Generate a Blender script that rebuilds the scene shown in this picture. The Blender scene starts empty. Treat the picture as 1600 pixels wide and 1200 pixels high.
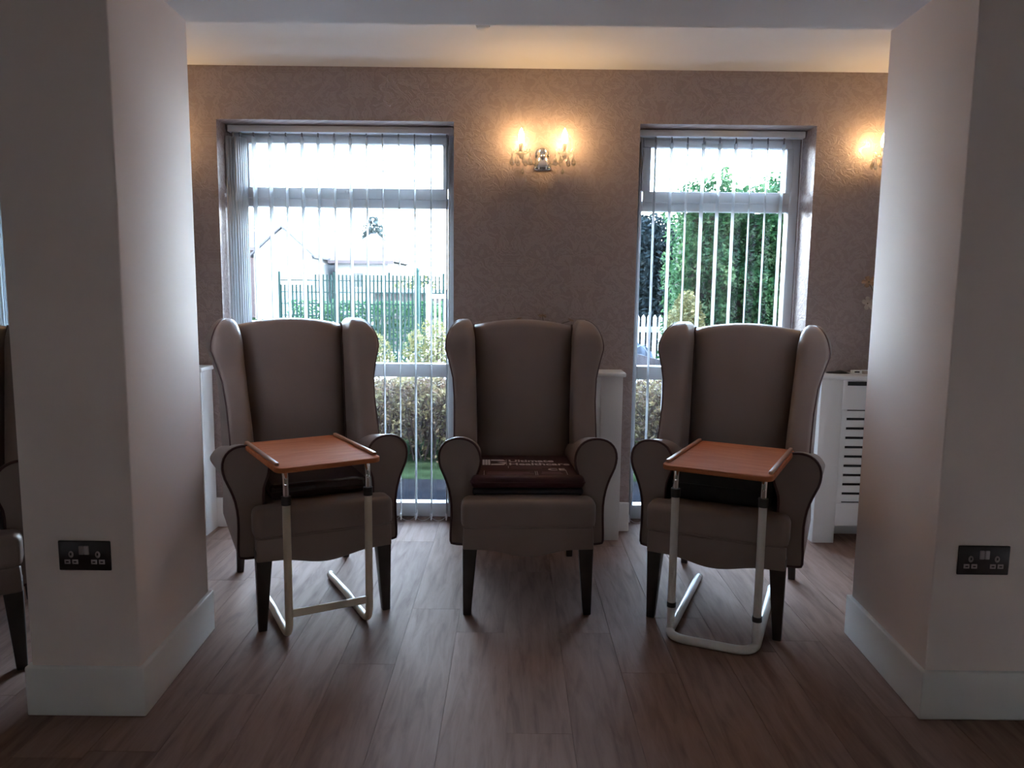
import bpy, bmesh, math, random
from mathutils import Vector, Matrix
R = math.radians
random.seed(7)
scene = bpy.context.scene
C = scene.collection

# ------------------------------------------------------------------ camera
cam = bpy.data.cameras.new('camera')
cam.sensor_width = 36.0
cam.lens = 27.0
cam.clip_start = 0.05
cam.clip_end = 300
camo = bpy.data.objects.new('camera', cam)
C.objects.link(camo)
_p, _r = R(7.1), R(0.65)
_F = Vector((0, math.cos(_p), -math.sin(_p)))
_U = Vector((0, math.sin(_p), math.cos(_p)))
_X = Vector((1, 0, 0))
_Rc = _X * math.cos(_r) + _U * math.sin(_r)
_Uc = _U * math.cos(_r) - _X * math.sin(_r)
camo.matrix_world = Matrix(((_Rc.x, _Uc.x, -_F.x, 0), (_Rc.y, _Uc.y, -_F.y, 0), (_Rc.z, _Uc.z, -_F.z, 1.22), (0, 0, 0, 1)))
scene.camera = camo

# ------------------------------------------------------------------ world, sun, exposure
SKY = 21.0
SUN = 8.0
BULB = 66.0
FILL_DOME = 2.0
EXPOSURE = 1.3
w = bpy.data.worlds.new('world')
scene.world = w
w.use_nodes = True
wn = w.node_tree
# clear hazy sky: pale at the horizon, deeper blue overhead, the same all round
_tc = wn.nodes.new('ShaderNodeTexCoord')
_sp = wn.nodes.new('ShaderNodeSeparateXYZ')
wn.links.new(_tc.outputs['Generated'], _sp.inputs[0])
_cr = wn.nodes.new('ShaderNodeValToRGB')
_cr.color_ramp.elements[0].position = 0.0
_cr.color_ramp.elements[0].color = (0.82, 0.91, 1.0, 1)
_cr.color_ramp.elements[1].position = 1.0
_cr.color_ramp.elements[1].color = (0.20, 0.36, 0.68, 1)
_el = _cr.color_ramp.elements.new(0.38)
_el.color = (0.60, 0.78, 1.0, 1)
wn.links.new(_sp.outputs[2], _cr.inputs[0])
wn.links.new(_cr.outputs[0], wn.nodes['Background'].inputs[0])
wn.nodes['Background'].inputs[1].default_value = SKY
sun = bpy.data.lights.new('sun', 'SUN')
sun.energy = SUN
sun.angle = R(0.6)
sun.color = (1.0, 0.93, 0.82)
suno = bpy.data.objects.new('sun', sun)
C.objects.link(suno)
suno.rotation_euler = Vector((-0.78, 0.06, -0.62)).to_track_quat('-Z', 'Y').to_euler()
suno.location = (4, -8, 12)
vs = scene.view_settings
vs.view_transform = 'Standard'
vs.look = 'None'
vs.exposure = EXPOSURE
vs.gamma = 1.0
vs.use_curve_mapping = False
scene.cycles.use_denoising = True
scene.cycles.max_bounces = 10
scene.cycles.diffuse_bounces = 6
scene.cycles.glossy_bounces = 4
scene.cycles.transparent_max_bounces = 24
scene.cycles.caustics_reflective = False
scene.cycles.caustics_refractive = False
scene.cycles.sample_clamp_indirect = 6.0

# ------------------------------------------------------------------ materials
M = {}


def newmat(name):
    m = bpy.data.materials.new(name)
    m.use_nodes = True
    nt = m.node_tree
    return m, nt, nt.nodes['Principled BSDF']


def lk(nt, a, b):
    nt.links.new(a, b)


def node(nt, t, **kw):
    n = nt.nodes.new(t)
    for k, v in kw.items():
        setattr(n, k, v)
    return n


def ramp(nt, fac, stops):
    r = nt.nodes.new('ShaderNodeValToRGB')
    el = r.color_ramp.elements
    while len(el) < len(stops):
        el.new(0.5)
    for e, (p, c) in zip(el, stops):
        e.position = p
        e.color = (c[0], c[1], c[2], 1)
    if fac is not None:
        lk(nt, fac, r.inputs[0])
    return r


def noise(nt, scale, detail=3, vec=None, rough=0.5):
    n = nt.nodes.new('ShaderNodeTexNoise')
    n.inputs['Scale'].default_value = scale
    n.inputs['Detail'].default_value = detail
    n.inputs['Roughness'].default_value = rough
    if vec is not None:
        lk(nt, vec, n.inputs['Vector'])
    return n


def objco(nt):
    return nt.nodes.new('ShaderNodeTexCoord').outputs['Object']


def bump(nt, b, h, strength, dist=0.01):
    n = nt.nodes.new('ShaderNodeBump')
    n.inputs['Strength'].default_value = strength
    n.inputs['Distance'].default_value = dist
    lk(nt, h, n.inputs['Height'])
    lk(nt, n.outputs[0], b.inputs['Normal'])
    return n


def simple(key, col, rough=0.5, metal=0.0, var=0.12, scale=8.0, bmp=0.0, bscale=60.0, spec=0.5):
    m, nt, b = newmat(key)
    co = objco(nt)
    n = noise(nt, scale, 3, co)
    lo = tuple(c * (1 - var) for c in col)
    hi = tuple(min(1, c * (1 + var)) for c in col)
    r = ramp(nt, n.outputs[0], [(0.3, lo), (0.7, hi)])
    lk(nt, r.outputs[0], b.inputs['Base Color'])
    b.inputs['Roughness'].default_value = rough
    b.inputs['Metallic'].default_value = metal
    b.inputs['Specular IOR Level'].default_value = spec
    if bmp:
        n2 = noise(nt, bscale, 4, co)
        bump(nt, b, n2.outputs[0], bmp, 0.004)
    M[key] = m
    return m


simple('paint', (0.90, 0.81, 0.77), 0.75, var=0.02, scale=2, bmp=0.05, bscale=120, spec=0.15)
simple('room_paint', (0.32, 0.285, 0.225), 0.6, var=0.02, scale=2)
simple('ceiling', (0.86, 0.85, 0.85), 0.9, var=0.02, scale=2, bmp=0.04)
simple('gloss_white', (0.80, 0.80, 0.79), 0.4, var=0.02, scale=3)
simple('pvc', (0.80, 0.81, 0.83), 0.28, var=0.02, scale=3)
simple('vinyl', (0.24, 0.178, 0.155), 0.40, var=0.06, scale=5, bmp=0.12, bscale=260)
simple('piping', (0.055, 0.018, 0.018), 0.4, var=0.1)
simple('leg_wood', (0.028, 0.020, 0.018), 0.35, var=0.25, scale=14)
simple('maroon', (0.05, 0.009, 0.013), 0.55, var=0.12, scale=10, bmp=0.15, bscale=30)
simple('dark_maroon', (0.022, 0.009, 0.010), 0.25, var=0.15, scale=10, bmp=0.3, bscale=18)
simple('navy', (0.010, 0.010, 0.018), 0.5, var=0.1)
simple('black_fabric', (0.008, 0.008, 0.009), 0.7, var=0.2, bmp=0.2, bscale=300)
simple('print', (0.80, 0.74, 0.74), 0.6, var=0.05)
simple('print_faint', (0.20, 0.10, 0.115), 0.6, var=0.05)
simple('cream_metal', (0.66, 0.58, 0.46), 0.35, var=0.05)
simple('white_metal', (0.76, 0.75, 0.73), 0.3, var=0.03)
simple('chrome', (0.75, 0.75, 0.76), 0.12, metal=1.0, var=0.02)
simple('black_plastic', (0.012, 0.011, 0.012), 0.4, var=0.1)
simple('socket_plate', (0.022, 0.016, 0.017), 0.3, metal=0.3, var=0.1)
simple('socket_grey', (0.36, 0.30, 0.30), 0.5, var=0.05)
simple('candle', (0.80, 0.66, 0.58), 0.4, var=0.04)
simple('gold_petal', (0.25, 0.15, 0.09), 0.45, metal=0.2, var=0.3, scale=40)
simple('cream_petal', (0.52, 0.44, 0.38), 0.5, var=0.2, scale=40)
simple('stem', (0.10, 0.075, 0.05), 0.6, var=0.2)
simple('vase', (0.16, 0.13, 0.12), 0.2, var=0.1)
simple('edge_batten', (0.42, 0.20, 0.11), 0.28, var=0.15, scale=20)
simple('metal_weight', (0.25, 0.26, 0.28), 0.4, metal=0.6, var=0.1)
# outside
simple('tarmac', (0.007, 0.007, 0.008), 0.9, var=0.2, scale=6, bmp=0.2, spec=0.0)
simple('grass', (0.011, 0.017, 0.008), 0.9, var=0.45, scale=5, bmp=0.6, bscale=90, spec=0.0)
simple('render_pale', (0.16, 0.156, 0.15), 0.8, var=0.05, spec=0.12)
simple('roof_tile', (0.040, 0.037, 0.039), 0.8, var=0.2, scale=10, spec=0.12)
simple('roof_grey', (0.028, 0.031, 0.037), 0.8, var=0.2, scale=10, spec=0.12)
simple('fascia', (0.020, 0.008, 0.007), 0.6, var=0.1)
simple('window_dark', (0.006, 0.0055, 0.006), 0.3, var=0.2)
simple('fence_green', (0.008, 0.020, 0.016), 0.5, var=0.15, spec=0.12)
simple('dark_green', (0.012, 0.03, 0.025), 0.5, var=0.15, spec=0.12)
simple('post_white', (0.62, 0.62, 0.60), 0.5, var=0.05, spec=0.12)
simple('timber', (0.05, 0.04, 0.034), 0.8, var=0.3, scale=12, spec=0.12)
simple('dark_board', (0.05, 0.045, 0.05), 0.5, var=0.3)
simple('sheeting', (0.06, 0.068, 0.08), 0.35, var=0.45, scale=9, bmp=0.8, bscale=14, spec=0.12)
simple('bark', (0.045, 0.034, 0.030), 0.9, var=0.3, scale=20, spec=0.12)
simple('concrete', (0.34, 0.33, 0.32), 0.9, var=0.12, scale=3, spec=0.1)
simple('coping', (0.72, 0.71, 0.68), 0.8, var=0.06)


def brick_mat(key, c1, c2, scale):
    m, nt, b = newmat(key)
    co = objco(nt)
    br = nt.nodes.new('ShaderNodeTexBrick')
    br.inputs['Color1'].default_value = (*c1, 1)
    br.inputs['Color2'].default_value = (*c2, 1)
    br.inputs['Mortar'].default_value = (0.06, 0.05, 0.045, 1)
    br.inputs['Scale'].default_value = scale
    sep = node(nt, 'ShaderNodeSeparateXYZ')
    lk(nt, co, sep.inputs[0])
    ad = node(nt, 'ShaderNodeMath', operation='ADD')
    lk(nt, sep.outputs[0], ad.inputs[0])
    lk(nt, sep.outputs[1], ad.inputs[1])
    cb = node(nt, 'ShaderNodeCombineXYZ')
    lk(nt, ad.outputs[0], cb.inputs[0])
    lk(nt, sep.outputs[2], cb.inputs[1])
    lk(nt, cb.outputs[0], br.inputs['Vector'])
    lk(nt, br.outputs[0], b.inputs['Base Color'])
    b.inputs['Roughness'].default_value = 0.9
    M[key] = m


brick_mat('brick', (0.036, 0.016, 0.014), (0.029, 0.013, 0.011), 4.5)


def leaf_mat(key, stops, scale=3.0, trans=0.35):
    m, nt, b = newmat(key)
    co = objco(nt)
    n = noise(nt, scale, 6, co, 0.75)
    r = ramp(nt, n.outputs[0], stops)
    lk(nt, r.outputs[0], b.inputs['Base Color'])
    b.inputs['Roughness'].default_value = 0.6
    b.inputs['Specular IOR Level'].default_value = 0.08
    t = node(nt, 'ShaderNodeBsdfTranslucent')
    lk(nt, r.outputs[0], t.inputs[0])
    mx = node(nt, 'ShaderNodeMixShader')
    mx.inputs[0].default_value = trans
    lk(nt, b.outputs[0], mx.inputs[1])
    lk(nt, t.outputs[0], mx.inputs[2])
    lk(nt, mx.outputs[0], nt.nodes['Material Output'].inputs[0])
    M[key] = m


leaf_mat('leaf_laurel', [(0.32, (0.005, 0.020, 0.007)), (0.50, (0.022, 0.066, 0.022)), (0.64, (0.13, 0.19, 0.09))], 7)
leaf_mat('leaf_dark', [(0.3, (0.006, 0.011, 0.013)), (0.6, (0.016, 0.024, 0.024)), (0.8, (0.08, 0.08, 0.055))], 6)
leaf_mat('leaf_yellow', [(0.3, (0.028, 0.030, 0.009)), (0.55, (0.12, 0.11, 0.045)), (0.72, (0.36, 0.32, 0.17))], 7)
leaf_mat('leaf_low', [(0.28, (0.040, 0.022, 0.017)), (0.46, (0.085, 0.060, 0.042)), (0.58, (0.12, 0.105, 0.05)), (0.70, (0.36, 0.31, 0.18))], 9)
leaf_mat('leaf_far', [(0.3, (0.02, 0.028, 0.028)), (0.7, (0.05, 0.06, 0.055))], 3)


def m_floor():
    m, nt, b = newmat('plank')
    co = objco(nt)
    oi = node(nt, 'ShaderNodeObjectInfo')
    mp = node(nt, 'ShaderNodeMapping')
    mp.inputs['Scale'].default_value = (30, 3.2, 30)
    lk(nt, co, mp.inputs[0])
    ad = node(nt, 'ShaderNodeVectorMath', operation='ADD')
    lk(nt, mp.outputs[0], ad.inputs[0])
    mu = node(nt, 'ShaderNodeVectorMath', operation='SCALE')
    mu.inputs['Scale'].default_value = 37.0
    cb = node(nt, 'ShaderNodeCombineXYZ')
    for i in range(3):
        lk(nt, oi.outputs['Random'], cb.inputs[i])
    lk(nt, cb.outputs[0], mu.inputs[0])
    lk(nt, mu.outputs[0], ad.inputs[1])
    n = noise(nt, 1.0, 6, ad.outputs[0], 0.62)
    n.inputs['Distortion'].default_value = 0.6
    r = ramp(nt, n.outputs[0], [(0.25, (0.165, 0.103, 0.080)), (0.5, (0.245, 0.158, 0.127)), (0.75, (0.295, 0.198, 0.162))])
    hs = node(nt, 'ShaderNodeHueSaturation')
    mr = node(nt, 'ShaderNodeMapRange')
    mr.inputs['To Min'].default_value = 0.88
    mr.inputs['To Max'].default_value = 1.1
    lk(nt, oi.outputs['Random'], mr.inputs['Value'])
    lk(nt, mr.outputs[0], hs.inputs['Value'])
    lk(nt, r.outputs[0], hs.inputs['Color'])
    lk(nt, hs.outputs[0], b.inputs['Base Color'])
    b.inputs['Roughness'].default_value = 0.36
    r2 = ramp(nt, n.outputs[0], [(0.3, (0.66,) * 3), (0.7, (0.54,) * 3)])
    lk(nt, r2.outputs[0], b.inputs['Roughness'])
    b.inputs['Specular IOR Level'].default_value = 0.04
    bump(nt, b, n.outputs[0], 0.12, 0.003)
    M['plank'] = m


m_floor()


def m_wallpaper():
    m, nt, b = newmat('wallpaper')
    co = objco(nt)
    sep = node(nt, 'ShaderNodeSeparateXYZ')
    lk(nt, co, sep.inputs[0])

    def mth(op, a, bb=None):
        n = node(nt, 'ShaderNodeMath', operation=op)
        for i, v in enumerate((a, bb)):
            if v is None:
                continue
            if isinstance(v, (int, float)):
                n.inputs[i].default_value = v
            else:
                lk(nt, v, n.inputs[i])
        return n.outputs[0]
    u = mth('DIVIDE', mth('ADD', sep.outputs[0], sep.outputs[1]), 0.36)
    col = mth('FLOOR', u)
    half = mth('MULTIPLY', mth('MODULO', mth('ABSOLUTE', col), 2.0), 0.5)
    fu = mth('ABSOLUTE', mth('SUBTRACT', mth('FRACT', u), 0.5))
    fv = mth('FRACT', mth('ADD', mth('DIVIDE', sep.outputs[2], 0.60), half))
    fvm = mth('ABSOLUTE', mth('SUBTRACT', fv, 0.5))
    cb = node(nt, 'ShaderNodeCombineXYZ')
    lk(nt, mth('MULTIPLY', fu, 0.27), cb.inputs[0])
    lk(nt, mth('MULTIPLY', fv, 0.46), cb.inputs[1])
    wv = noise(nt, 26, 2.5, cb.outputs[0], 0.55)
    wv.inputs['Distortion'].default_value = 1.6
    orn = ramp(nt, wv.outputs[0], [(0.44, (0, 0, 0)), (0.50, (1, 1, 1)), (0.58, (1, 1, 1)), (0.64, (0.1, 0.1, 0.1))])
    fine = noise(nt, 240, 3, co)
    c = ramp(nt, orn.outputs[0], [(0.0, (0.33, 0.255, 0.238)), (1.0, (0.375, 0.295, 0.275))])
    mx = node(nt, 'ShaderNodeMix', data_type='RGBA', blend_type='MULTIPLY')
    mx.inputs[0].default_value = 0.35
    fr = ramp(nt, fine.outputs[0], [(0.35, (0.75,) * 3), (0.65, (1.15,) * 3)])
    lk(nt, c.outputs[0], mx.inputs[6])
    lk(nt, fr.outputs[0], mx.inputs[7])
    lk(nt, mx.outputs[2], b.inputs['Base Color'])
    rr = ramp(nt, orn.outputs[0], [(0.0, (0.50,) * 3), (1.0, (0.30,) * 3)])
    lk(nt, rr.outputs[0], b.inputs['Roughness'])
    b.inputs['Metallic'].default_value = 0.12
    hm = mth('ADD', mth('MULTIPLY', orn.outputs[0], 0.8), mth('MULTIPLY', fine.outputs[0], 0.25))
    bump(nt, b, hm, 0.35, 0.003)
    M['wallpaper'] = m


m_wallpaper()


def m_tabletop():
    m, nt, b = newmat('beech')
    co = objco(nt)
    mp = node(nt, 'ShaderNodeMapping')
    mp.inputs['Scale'].default_value = (4, 26, 26)
    lk(nt, co, mp.inputs[0])
    n = noise(nt, 1.4, 5, mp.outputs[0], 0.6)
    r = ramp(nt, n.outputs[0], [(0.3, (0.42, 0.130, 0.054)), (0.7, (0.54, 0.190, 0.085))])
    lk(nt, r.outputs[0], b.inputs['Base Color'])
    b.inputs['Roughness'].default_value = 0.7
    b.inputs['Specular IOR Level'].default_value = 0.06
    M['beech'] = m


m_tabletop()


def m_glass():
    m, nt, b = newmat('glass')
    nt.nodes.remove(b)
    t = node(nt, 'ShaderNodeBsdfTransparent')
    t.inputs[0].default_value = (0.95, 0.97, 0.97, 1)
    g = node(nt, 'ShaderNodeBsdfGlossy')
    g.inputs['Roughness'].default_value = 0.02
    fz = node(nt, 'ShaderNodeFresnel')
    fz.inputs[0].default_value = 1.45
    mx = node(nt, 'ShaderNodeMixShader')
    lk(nt, fz.outputs[0], mx.inputs[0])
    lk(nt, t.outputs[0], mx.inputs[1])
    lk(nt, g.outputs[0], mx.inputs[2])
    lk(nt, mx.outputs[0], nt.nodes['Material Output'].inputs[0])
    M['glass'] = m
    m, nt, b = newmat('crystal')
    nt.nodes.remove(b)
    t = node(nt, 'ShaderNodeBsdfTransparent')
    t.inputs[0].default_value = (0.86, 0.84, 0.82, 1)
    g = node(nt, 'ShaderNodeBsdfGlossy')
    g.inputs['Roughness'].default_value = 0.03
    lw = node(nt, 'ShaderNodeLayerWeight')
    lw.inputs[0].default_value = 0.45
    mx = node(nt, 'ShaderNodeMixShader')
    lk(nt, lw.outputs['Facing'], mx.inputs[0])
    lk(nt, t.outputs[0], mx.inputs[1])
    lk(nt, g.outputs[0], mx.inputs[2])
    lk(nt, mx.outputs[0], nt.nodes['Material Output'].inputs[0])
    df = node(nt, 'ShaderNodeBsdfTranslucent')
    df.inputs[0].default_value = (0.95, 0.93, 0.9, 1)
    m2 = node(nt, 'ShaderNodeMixShader')
    m2.inputs[0].default_value = 0.42
    lk(nt, mx.outputs[0], m2.inputs[1])
    lk(nt, df.outputs[0], m2.inputs[2])
    lk(nt, m2.outputs[0], nt.nodes['Material Output'].inputs[0])
    M['crystal'] = m


m_glass()


def m_slat():
    m, nt, b = newmat('blind_fabric')
    co = objco(nt)
    n = noise(nt, 300, 2, co)
    r = ramp(nt, n.outputs[0], [(0.3, (0.88, 0.89, 0.90)), (0.7, (0.94, 0.945, 0.95))])
    lk(nt, r.outputs[0], b.inputs['Base Color'])
    b.inputs['Roughness'].default_value = 0.8
    t = node(nt, 'ShaderNodeBsdfTranslucent')
    t.inputs[0].default_value = (0.30, 0.34, 0.37, 1)
    mx = node(nt, 'ShaderNodeMixShader')
    mx.inputs[0].default_value = 0.4
    lk(nt, b.outputs[0], mx.inputs[1])
    lk(nt, t.outputs[0], mx.inputs[2])
    lk(nt, mx.outputs[0], nt.nodes['Material Output'].inputs[0])
    M['blind_fabric'] = m


m_slat()


def m_bulb():
    m, nt, b = newmat('bulb_glow')
    b.inputs['Emission Color'].default_value = (1.0, 0.64, 0.29, 1)
    b.inputs['Emission Strength'].default_value = BULB
    b.inputs['Base Color'].default_value = (0.9, 0.8, 0.6, 1)
    M['bulb_glow'] = m


m_bulb()


# ------------------------------------------------------------------ mesh helpers
class MB:
    def __init__(self):
        self.v = []
        self.f = []
        self.s = []

    def add(self, vs_, fs, smooth=False):
        o = len(self.v)
        self.v += [tuple(p) for p in vs_]
        self.f += [tuple(i + o for i in f) for f in fs]
        self.s += [smooth] * len(fs)
        return self

    def box(self, x0, x1, y0, y1, z0, z1):
        return self.add([(x0, y0, z0), (x1, y0, z0), (x1, y1, z0), (x0, y1, z0), (x0, y0, z1), (x1, y0, z1), (x1, y1, z1), (x0, y1, z1)],
                        [(0, 3, 2, 1), (4, 5, 6, 7), (0, 1, 5, 4), (1, 2, 6, 5), (2, 3, 7, 6), (3, 0, 4, 7)])

    def hexa(self, b4, t4, smooth=False):
        return self.add(list(b4) + list(t4), [(0, 3, 2, 1), (4, 5, 6, 7), (0, 1, 5, 4), (1, 2, 6, 5), (2, 3, 7, 6), (3, 0, 4, 7)], smooth)

    def loft(self, rings, cap0=True, cap1=True, closed=True, smooth=True):
        n = len(rings[0])
        vs_ = [p for r in rings for p in r]
        fs = []
        for i in range(len(rings) - 1):
            for j in range(n if closed else n - 1):
                k = (j + 1) % n
                fs.append((i * n + j, i * n + k, (i + 1) * n + k, (i + 1) * n + j))
        self.add(vs_, fs, smooth)
        if cap0:
            self.add(rings[0], [tuple(reversed(range(n)))], False)
        if cap1:
            self.add(rings[-1], [tuple(range(n))], False)
        return self

    def tube(self, pts, r, seg=10, caps=True, closed=False):
        pts = [Vector(p) for p in pts]
        n = len(pts)
        rad = r if isinstance(r, (list, tuple)) else [r] * n
        rings = []
        nrm = None
        for i, p in enumerate(pts):
            if closed:
                t = pts[(i + 1) % n] - pts[i - 1]
            else:
                t = pts[min(i + 1, n - 1)] - pts[max(i - 1, 0)]
            t.normalize()
            if nrm is None:
                a = Vector((0, 0, 1)) if abs(t.z) < 0.9 else Vector((1, 0, 0))
                nrm = t.cross(a).normalized()
            else:
                nrm = (nrm - t * nrm.dot(t)).normalized()
            bi = t.cross(nrm)
            rings.append([p + (nrm * math.cos(2 * math.pi * k / seg) + bi * math.sin(2 * math.pi * k / seg)) * rad[i] for k in range(seg)])
        if closed:
            rings.append(rings[0])
        return self.loft(rings, caps and not closed, caps and not closed)

    def lathe(self, prof, seg=24, c=(0, 0, 0), axis='z', smooth=True, arc=1.0):
        rings = []
        for r_, h in prof:
            ring = []
            for k in range(seg):
                a = 2 * math.pi * k / seg
                if axis == 'z':
                    ring.append((c[0] + r_ * math.cos(a), c[1] + r_ * math.sin(a), c[2] + h))
                else:   # axis along -y
                    ring.append((c[0] + r_ * math.cos(a), c[1] - h, c[2] + r_ * math.sin(a)))
            rings.append(ring)
        return self.loft(rings, prof[0][0] > 1e-5, prof[-1][0] > 1e-5, True, smooth)

    def build(self, name, mat, parent=None, loc=None, rot=None):
        me = bpy.data.meshes.new(name)
        me.from_pydata(self.v, [], self.f)
        me.polygons.foreach_set('use_smooth', self.s)
        me.update()
        me.materials.append(M[mat] if isinstance(mat, str) else mat)
        o = bpy.data.objects.new(name, me)
        C.objects.link(o)
        if parent:
            o.parent = parent
        if loc:
            o.location = loc
        if rot:
            o.rotation_euler = rot
        return o


def bev(o, width, seg=2, ang=30):
    bm = bmesh.new()
    bm.from_mesh(o.data)
    bmesh.ops.remove_doubles(bm, verts=bm.verts, dist=1e-5)
    es = [e for e in bm.edges if len(e.link_faces) == 2 and e.calc_face_angle(0) > R(ang)]
    bmesh.ops.bevel(bm, geom=es, offset=width, segments=seg, profile=0.5, affect='EDGES', clamp_overlap=True)
    for f in bm.faces:
        f.smooth = seg > 1
    bmesh.ops.recalc_face_normals(bm, faces=bm.faces)
    bm.to_mesh(o.data)
    bm.free()
    if seg > 1:
        try:
            o.data.set_sharp_from_angle(angle=R(50))
        except Exception:
            pass
    return o


def prism(name, outline, axis, a0, a1, mat, parent=None, bevel=0, seg=2):
    """outline: list of 2D points; axis 'y' -> (x,z) extruded in y, 'z' -> (x,y) extruded in z, 'x' -> (y,z) extruded in x"""
    def P(u, v_, t):
        return {'y': (u, t, v_), 'z': (u, v_, t), 'x': (t, u, v_)}[axis]
    n = len(outline)
    vs_ = [P(u, v_, a0) for u, v_ in outline] + [P(u, v_, a1) for u, v_ in outline]
    fs = [tuple(range(n)), tuple(reversed(range(n, 2 * n)))]
    for i in range(n):
        j = (i + 1) % n
        fs.append((i, i + n, j + n, j))
    mb = MB().add(vs_, fs)
    o = mb.build(name, mat, parent)
    bm = bmesh.new()
    bm.from_mesh(o.data)
    bmesh.ops.recalc_face_normals(bm, faces=bm.faces)
    bm.to_mesh(o.data)
    bm.free()
    if bevel:
        bev(o, bevel, seg)
    return o


def bx(name, x0, x1, y0, y1, z0, z1, mat, parent=None, bevel=0, seg=2):
    o = MB().box(x0, x1, y0, y1, z0, z1).build(name, mat, parent)
    if bevel:
        bev(o, bevel, seg)
    return o


def thing(name, label, cat, loc=(0, 0, 0), rz=0, group=None):
    o = bpy.data.objects.new(name, None)
    o.empty_display_size = 0.1
    C.objects.link(o)
    o.location = loc
    o.rotation_euler = (0, 0, rz)
    o['label'] = label
    o['category'] = cat
    if group:
        o['group'] = group
    return o


def tag(o, label, cat, group=None):
    o['label'] = label
    o['category'] = cat
    if group:
        o['group'] = group
    return o


def struct(o, label=None):
    o['kind'] = 'structure'
    if label:
        o['label'] = label
    return o


def copy_tree(o, parent=None):
    c = o.copy()
    C.objects.link(c)
    c.parent = parent
    for ch in list(o.children):
        copy_tree(ch, c)
    return c


def smooth_path(pts, n=8, closed=False):
    """Catmull-Rom through points"""
    P = [Vector(p) for p in pts]
    out = []
    m = len(P)
    rng = range(m) if closed else range(m - 1)
    for i in rng:
        p0 = P[(i - 1) % m] if closed or i > 0 else P[0]
        p1 = P[i]
        p2 = P[(i + 1) % m]
        p3 = P[(i + 2) % m] if closed or i + 2 < m else P[-1]
        for k in range(n):
            t = k / n
            out.append(0.5 * ((2 * p1) + (p2 - p0) * t + (2 * p0 - 5 * p1 + 4 * p2 - p3) * t * t + (3 * p1 - p0 - 3 * p2 + p3) * t ** 3))
    if not closed:
        out.append(P[-1])
    return out


def fillet(pts, rad, n=6):
    """polyline with rounded corners; rad per inner corner"""
    P = [Vector(p) for p in pts]
    out = [P[0]]
    for i in range(1, len(P) - 1):
        r_ = rad if not isinstance(rad, (list, tuple)) else rad[i - 1]
        a = (P[i - 1] - P[i]).normalized()
        b = (P[i + 1] - P[i]).normalized()
        p0, p2 = P[i] + a * r_, P[i] + b * r_
        for k in range(n + 1):
            t = k / n
            out.append(p0 * (1 - t) ** 2 + P[i] * 2 * t * (1 - t) + p2 * t * t)
    out.append(P[-1])
    return out


# ------------------------------------------------------------------ the room
XL, XR, YF, YW, YO = -4.2, 3.4, -3.2, 3.80, 4.10
ZC = 2.255
WINS = [(-1.43, -0.292), (0.60, 1.445), (-3.32, -2.25), (2.25, 3.22)]  # last opening: unseen window added for extra daylight
WTOP = 2.008
GZ_ = -0.06

fl = struct(MB().box(XL, XR, YF, YO, -0.12, -0.005).build('floor', 'plank'))
PW, PL = 0.183, 1.22
variants = {}
rp = random.Random(3)
ix = 0
x = -2.75
while x < 2.6:
    y = 0.95 - rp.random() * PL
    while y < 3.995:
        y0, y1 = max(y, 0.95), min(y + PL, 3.998)
        if y1 - y0 > 0.02:
            L_ = y1 - y0
            key = round(L_, 3)
            o = bx('plank', 0.0006, PW - 0.0006, 0.0006, L_ - 0.0006, -0.006, 0.0, 'plank', fl)
            o.location = (x, y0, 0)
        y += PL
    x += PW
    ix += 1

# ceiling + upper slab
struct(bx('ceiling', XL, XR, YF, YO, ZC, ZC + 0.35, 'ceiling'))
struct(bx('trim_beam', XL, XR, 2.06, 2.62, 2.068, ZC, 'ceiling'), 'boxed ceiling beam running between the two pillars')

# window wall
mb = MB()
xs = sorted(WINS)
edges = [XL] + [e for p in xs for e in p] + [XR]
for i in range(0, len(edges), 2):
    mb.box(edges[i], edges[i + 1], YW, YO, 0, ZC)
for a, b_ in xs:
    mb.box(a, b_, YW, YO, WTOP, ZC)
struct(mb.build('wall_back', 'wallpaper'))
struct(bx('wall_left', XL - 0.1, XL, YF, YO, 0, ZC, 'room_paint'))
struct(bx('wall_right', XR, XR + 0.1, YF, YO, 0, ZC, 'room_paint'))
struct(bx('wall_front', XL - 0.1, XR + 0.1, YF - 0.1, YF, 0, ZC, 'room_paint'))

# unseen upper storey and facade, added to block sky light over the garden
struct(bx('wall_sky_blocker_upper', -11, 11, YF, YO, ZC + 0.36, 6.2, 'brick'))
struct(bx('wall_sky_blocker_left', -11, XL - 0.101, 3.85, YO, GZ_, ZC + 0.355, 'brick'))
struct(bx('wall_sky_blocker_right', XR + 0.101, 11, 3.85, YO, GZ_, ZC + 0.355, 'brick'))

# pillars: their inner faces splay slightly outwards towards the window wall
for nm, pts in {'wall_pillar_left': [(-1.352, 2.06), (-1.043, 2.06), (-1.066, 2.605), (-1.352, 2.605)],
                'wall_pillar_right': [(1.196, 2.09), (1.56, 2.09), (1.56, 2.63), (1.222, 2.63)]}.items():
    struct(prism(nm, pts, 'z', 0, 2.068, 'paint', None, 0.004, 2))
    t = 0.014
    cx_, cy_ = sum(p[0] for p in pts) / 4, sum(p[1] for p in pts) / 4
    out = [(x_ + math.copysign(t, x_ - cx_), y_ + math.copysign(t, y_ - cy_)) for x_, y_ in pts]
    struct(prism('baseboard_' + nm.split('_')[-1] + '_pillar', out, 'z', 0, 0.145, 'gloss_white', None, 0.005, 2))
for nm, x0, x1 in (('baseboard_left', -2.25, -1.43), ('baseboard_center', -0.292, 0.60), ('baseboard_right', 1.445, 2.25)):
    struct(bx(nm, x0, x1, YW - 0.018, YW, 0, 0.15, 'gloss_white', None, 0.004, 2))


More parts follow.
